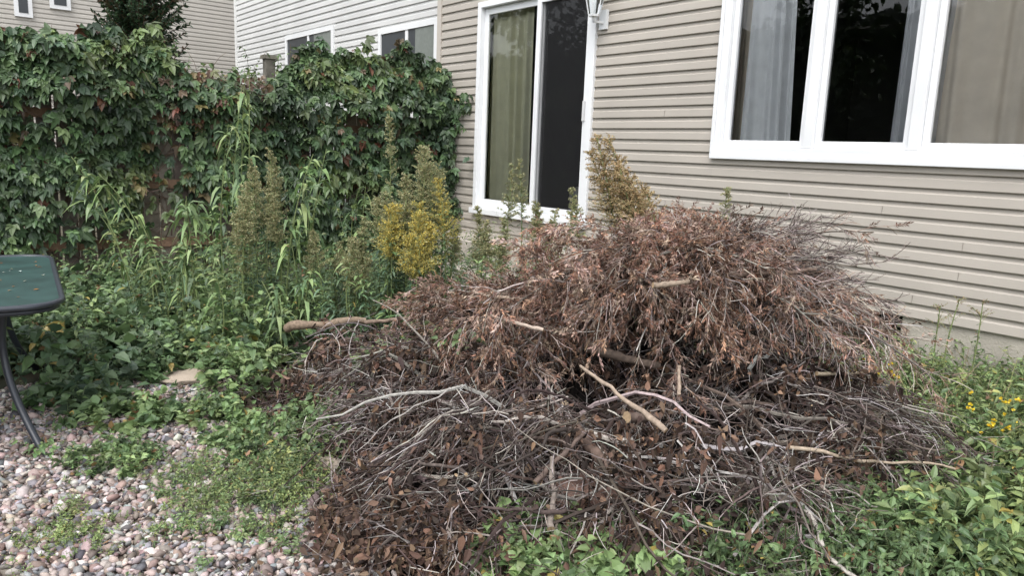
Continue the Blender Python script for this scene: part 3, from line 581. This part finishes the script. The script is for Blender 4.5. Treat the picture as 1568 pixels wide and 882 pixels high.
for pg,n,hh,L,wr,cl in (([(740,900),(760,850),(880,825),(940,850),(980,900)],60,.14,.065,.8,GB+GD[1:2]),
    ([(1000,900),(1100,850),(1180,800),(1300,770),(1420,790),(1460,900)],250,.20,.05,.42,GD+GD+GB[:1]),
    ([(1250,720),(1330,700),(1370,760),(1290,780)],40,.2,.05,.55,GD+GB),
    ([(1400,820),(1470,740),(1620,680),(1700,900),(1450,900)],120,.26,.10,.36,GB+YG+GD),
    ([(1440,680),(1500,630),(1700,620),(1700,720),(1520,720)],190,.34,.075,.33,GB+YG+GD),
    ([(1230,575),(1300,550),(1400,570),(1700,625),(1700,660),(1400,640)],190,.33,.06,.4,GB+GD+YG),
    ([(1240,560),(1290,535),(1360,550),(1330,580)],50,.46,.065,.45,GB+GD)):
    b_=scatter(gpoly(pg),n,.07); weeds(mb,b_,hh,4,11,L,wr,cl,.5,.5)
n=140; st=scatter(gpoly([(1230,590),(1700,620),(1700,760),(1500,780),(1350,650)]),n); p=grow(st,np.column_stack([rng.normal(size=(n,2))*.7,np.ones(n)]),rng.uniform(.2,.55,n),7,.1,.08); tubes(mb,p,np.full((n,7),.0018),pick([(.35,.3,.18),(.22,.17,.11),(.3,.32,.12)],n),3)
s=np.array([at(rng.uniform(1290,1375),rng.uniform(545,590),3.7) for _ in range(34)]+[at(rng.uniform(1480,1560),rng.uniform(600,665),3.4) for _ in range(22)]); s=np.repeat(s,6,0); chips(mb,s,rng.normal(size=s.shape)+UP,.016,.013,pick([(.8,.6,.05)],len(s)))
mb.build('weed_patch',LEAF)

# tall plants
def tall(name,px,py,Y,kind,lean=(0,0),n=1,plume=None,L=.12,col=None,fat=1.0,sx=9,nb_=60,nf=34):
    mb=MB()
    for i in range(n):
        q=at(px+rng.normal()*sx*(i>0),py+abs(rng.normal())*26*(i>0),Y+rng.normal()*.14*(i>0)); Hh=max(q[2],.3)
        base=np.array([[q[0]-lean[0]+rng.normal()*.05,q[1]-lean[1],0.0]])
        k=14; t=np.linspace(0,1,k)[:,None]; tgt=q[None]
        pts=(base+(tgt-base)*t+ np.array([[lean[0],lean[1],0]])*(t**2-t)*.9+np.array([rng.normal()*.04,rng.normal()*.04,0])*np.sin(t*3.1))[None]
        if kind=='droop': pts[0,:,2]+=.10*Hh*np.sin(np.clip(t[:,0],0,1)*np.pi)*min(abs(lean[0])*5,1)
        tubes(mb,pts,np.linspace(.0065,.0025,k)[None],np.array([(.22,.27,.11)]),5)
        if kind=='gold':
            s,d,_,tt=kids(pts,int(60*Hh),.15,.82,.45,1.0); m=len(s)
            Ls=L*rng.uniform(.6,1.1,m)*(1.3-.7*tt); leaves(mb,s,d,nrm(UP+rng.normal(size=(m,3))*.3),Ls,Ls*.2,.6,pick(col or GD+GBL+GB[:1],m))
            s,d,_,tt=kids(pts,nb_,.66,1,.5,.9); m=len(s); w_=(1.03-tt)/.37
            p2=grow(s,nrm(d+UP*.35),(.03+.15*np.clip(w_,0,1)*rng.uniform(.5,1.2,m))*fat,6,.06,.12); tubes(mb,p2,np.full((m,6),.0013),pick([(.26,.28,.13)],m),3)
            s,d,_,_=kids(p2,nf,.05,1,.6,.8); s=s+rng.normal(size=s.shape)*.003; m=len(s)
            chips(mb,s,d,rng.uniform(.006,.014,m),rng.uniform(.005,.009,m),pick(plume or GP1,m,.3))
        else:
            s,d,_,tt=kids(pts,int(16*Hh)+10,.3,1,.4,1.0); m=len(s); d=nrm(d+UP*.35)
            Ls=L*rng.uniform(.5,1.15,m); leaves(mb,s,d,nrm(UP+rng.normal(size=(m,3))*.3),Ls,Ls*.21,1.0*rng.uniform(.5,1.7,m),pick(col or GB+GD,m))
    mb.build(name,LEAF)
GP1=[(.37,.34,.18),(.29,.31,.16),(.45,.40,.22),(.24,.28,.14)]; GY1=[(.62,.48,.10),(.52,.43,.12),(.38,.36,.13)]; TN=[(.44,.32,.17),(.35,.25,.13),(.52,.39,.22)]
tall('goldenrod',596,168,5.8,'gold',plume=GP1,fat=.55)
for a_ in ((650,225,5.4,GP1,4),(622,270,5.3,GP1,4),(672,275,5.2,GY1,3),(605,315,5.1,GY1,4),(640,328,5.0,GY1,4),(672,250,5.5,GP1,2),(590,295,5.4,GP1,3),(660,345,5.0,GY1,2)): tall('goldenrod',*a_[:3],'gold',plume=a_[3],n=a_[4],sx=13)
for a_ in ((385,245,5.3,4),(410,226,5.5,3),(372,285,5.1,3),(415,290,5.4,3),(360,330,5.2,2),(795,246,5.7,2),(875,290,5.6,2),(1113,288,4.7,1),(730,318,5.6,2),(820,306,5.4,3),(770,335,5.4,2),(540,365,5.2,3),(520,372,5.5,2),(700,345,5.5,2),(850,322,5.2,2),(745,340,5.2,2),(560,335,5.4,3),(480,355,5.3,2)): tall('goldenrod',*a_[:3],'gold',plume=GP1,L=.09,n=a_[3],fat=.6,sx=7)
for a_ in ((1470,458,4.3),(1505,462,4.25),(1440,468,4.2)): tall('dried_wildflower',*a_,'gold',plume=[(.28,.18,.12),(.24,.2,.1)],L=.05,fat=.9,nb_=12,nf=7)
tall('dry_goldenrod',915,210,4.6,'gold',lean=(-.4,0),plume=TN,n=4,col=[(.28,.22,.12),(.20,.19,.1)],nb_=80); tall('dry_goldenrod',945,250,4.5,'gold',lean=(-.3,0),plume=TN,n=4,col=[(.28,.22,.12),(.20,.19,.1)]); tall('dry_goldenrod',972,285,4.4,'gold',lean=(-.2,0),plume=TN,n=3,col=[(.28,.22,.12)])
for a_ in ((375,105,5.9,.05,3),(500,228,5.6,.16,3),(470,280,5.4,.1,2),(285,300,5.0,-.08,2),(305,310,5.1,.12,2),(110,240,5.6,-.4,2),(150,265,5.5,-.35,2),(210,330,5.4,-.15,1),(540,320,5.5,.1,1),(560,285,5.7,.1,2),(440,330,5.3,.0,1),(350,190,5.9,.05,2),(330,420,4.7,.05,2),(400,430,4.7,-.05,2),(480,410,5,.05,1)): tall('sunflower_weed',*a_[:3],'droop',lean=(a_[3],0),L=.17,col=GB+GB+GD,n=a_[4])

# ---------- patio table
tb=empty('patio_table'); TZ=.71
e0=gr(97,462,TZ)[:2]; e1=gr(78,392,TZ)[:2]; dv=nrm(e1-e0); pvv=np.array([-dv[1],dv[0]]); 
if pvv[0]>0: pvv=-pvv
Lt=np.linalg.norm(e1-e0)+.12; Wt=.95; ctr=(e0+e1)/2+pvv*Wt/2
def rr_(L,W,r,n=10):
    o=[]
    for sx,sy,a0 in ((1,1,0),(-1,1,90),(-1,-1,180),(1,-1,270)):
        for i in range(n+1):
            a=math.radians(a0+90*i/n); o.append((sx*(L/2-r)+r*math.cos(a),sy*(W/2-r)+r*math.sin(a)))
    return np.array(o)
def tl(o,z): return np.column_stack([ctr+o[:,:1]*dv+o[:,1:2]*pvv,np.full(len(o),z)])
ou_=rr_(Lt-.02,Wt-.02,.16); mb=MB(); v=tl(ou_,TZ); n=len(v); v=np.concatenate([v,[[*ctr,TZ]]]); mb.add(v,None,[(i,(i+1)%n,n) for i in range(n)],(.03,.07,.065))
v2=v.copy(); v2[:,2]-=.006; mb.add(v2,None,[(i,(i+1)%n,n) for i in range(n)],(.02,.05,.045))
tg=colmat('table_glass',.3,0,6,.3,spec=.8); mb.build('glass_top',tg,tb)
mb=MB(); rim=tl(rr_(Lt,Wt,.17,12),TZ-.005); rim=np.concatenate([rim,rim[:2]]); tubes(mb,rim[None],np.full((1,len(rim)),.014),np.array([(.035,.04,.05)]),8)
rim=tl(rr_(Lt-.04,Wt-.04,.15,12),TZ-.03); rim=np.concatenate([rim,rim[:2]]); tubes(mb,rim[None],np.full((1,len(rim)),.012),np.array([(.03,.035,.045)]),8)
foot=gr(66,694)[:2]; fl=np.array([(foot-ctr)@dv,(foot-ctr)@pvv])
for sx in (1,-1):
    for sy in (1,-1):
        f=np.array([sx*abs(fl[0]),sy*abs(fl[1])]); t=np.linspace(0,1,18)
        fr_=.72+.28*(t**1.6)-.14*np.sin(t*np.pi)
        o=f[None]*fr_[:,None]; z=(TZ-.03)*(1-t)
        p=np.column_stack([ctr+o[:,:1]*dv+o[:,1:]*pvv,z+.005]); tubes(mb,p[None],np.full((1,18),.017),np.array([(.03,.035,.045)]),8)
mb.build('metal_frame',METAL,tb,smooth=True)
mb=MB(); m=60; u=rng.uniform(-.45,.45,(m,2))*np.array([Lt,Wt]); pp=tl(u,TZ+.004); leaves(mb,pp,np.column_stack([rng.normal(size=(m,2)),np.zeros(m)]),np.tile(UP,(m,1)),rng.uniform(.008,.03,m),rng.uniform(.006,.018,m),0,pick([(.4,.16,.04),(.3,.3,.2),(.25,.12,.05),(.4,.42,.4)],m)); mb.build('fallen_leaves',DRY,tb)
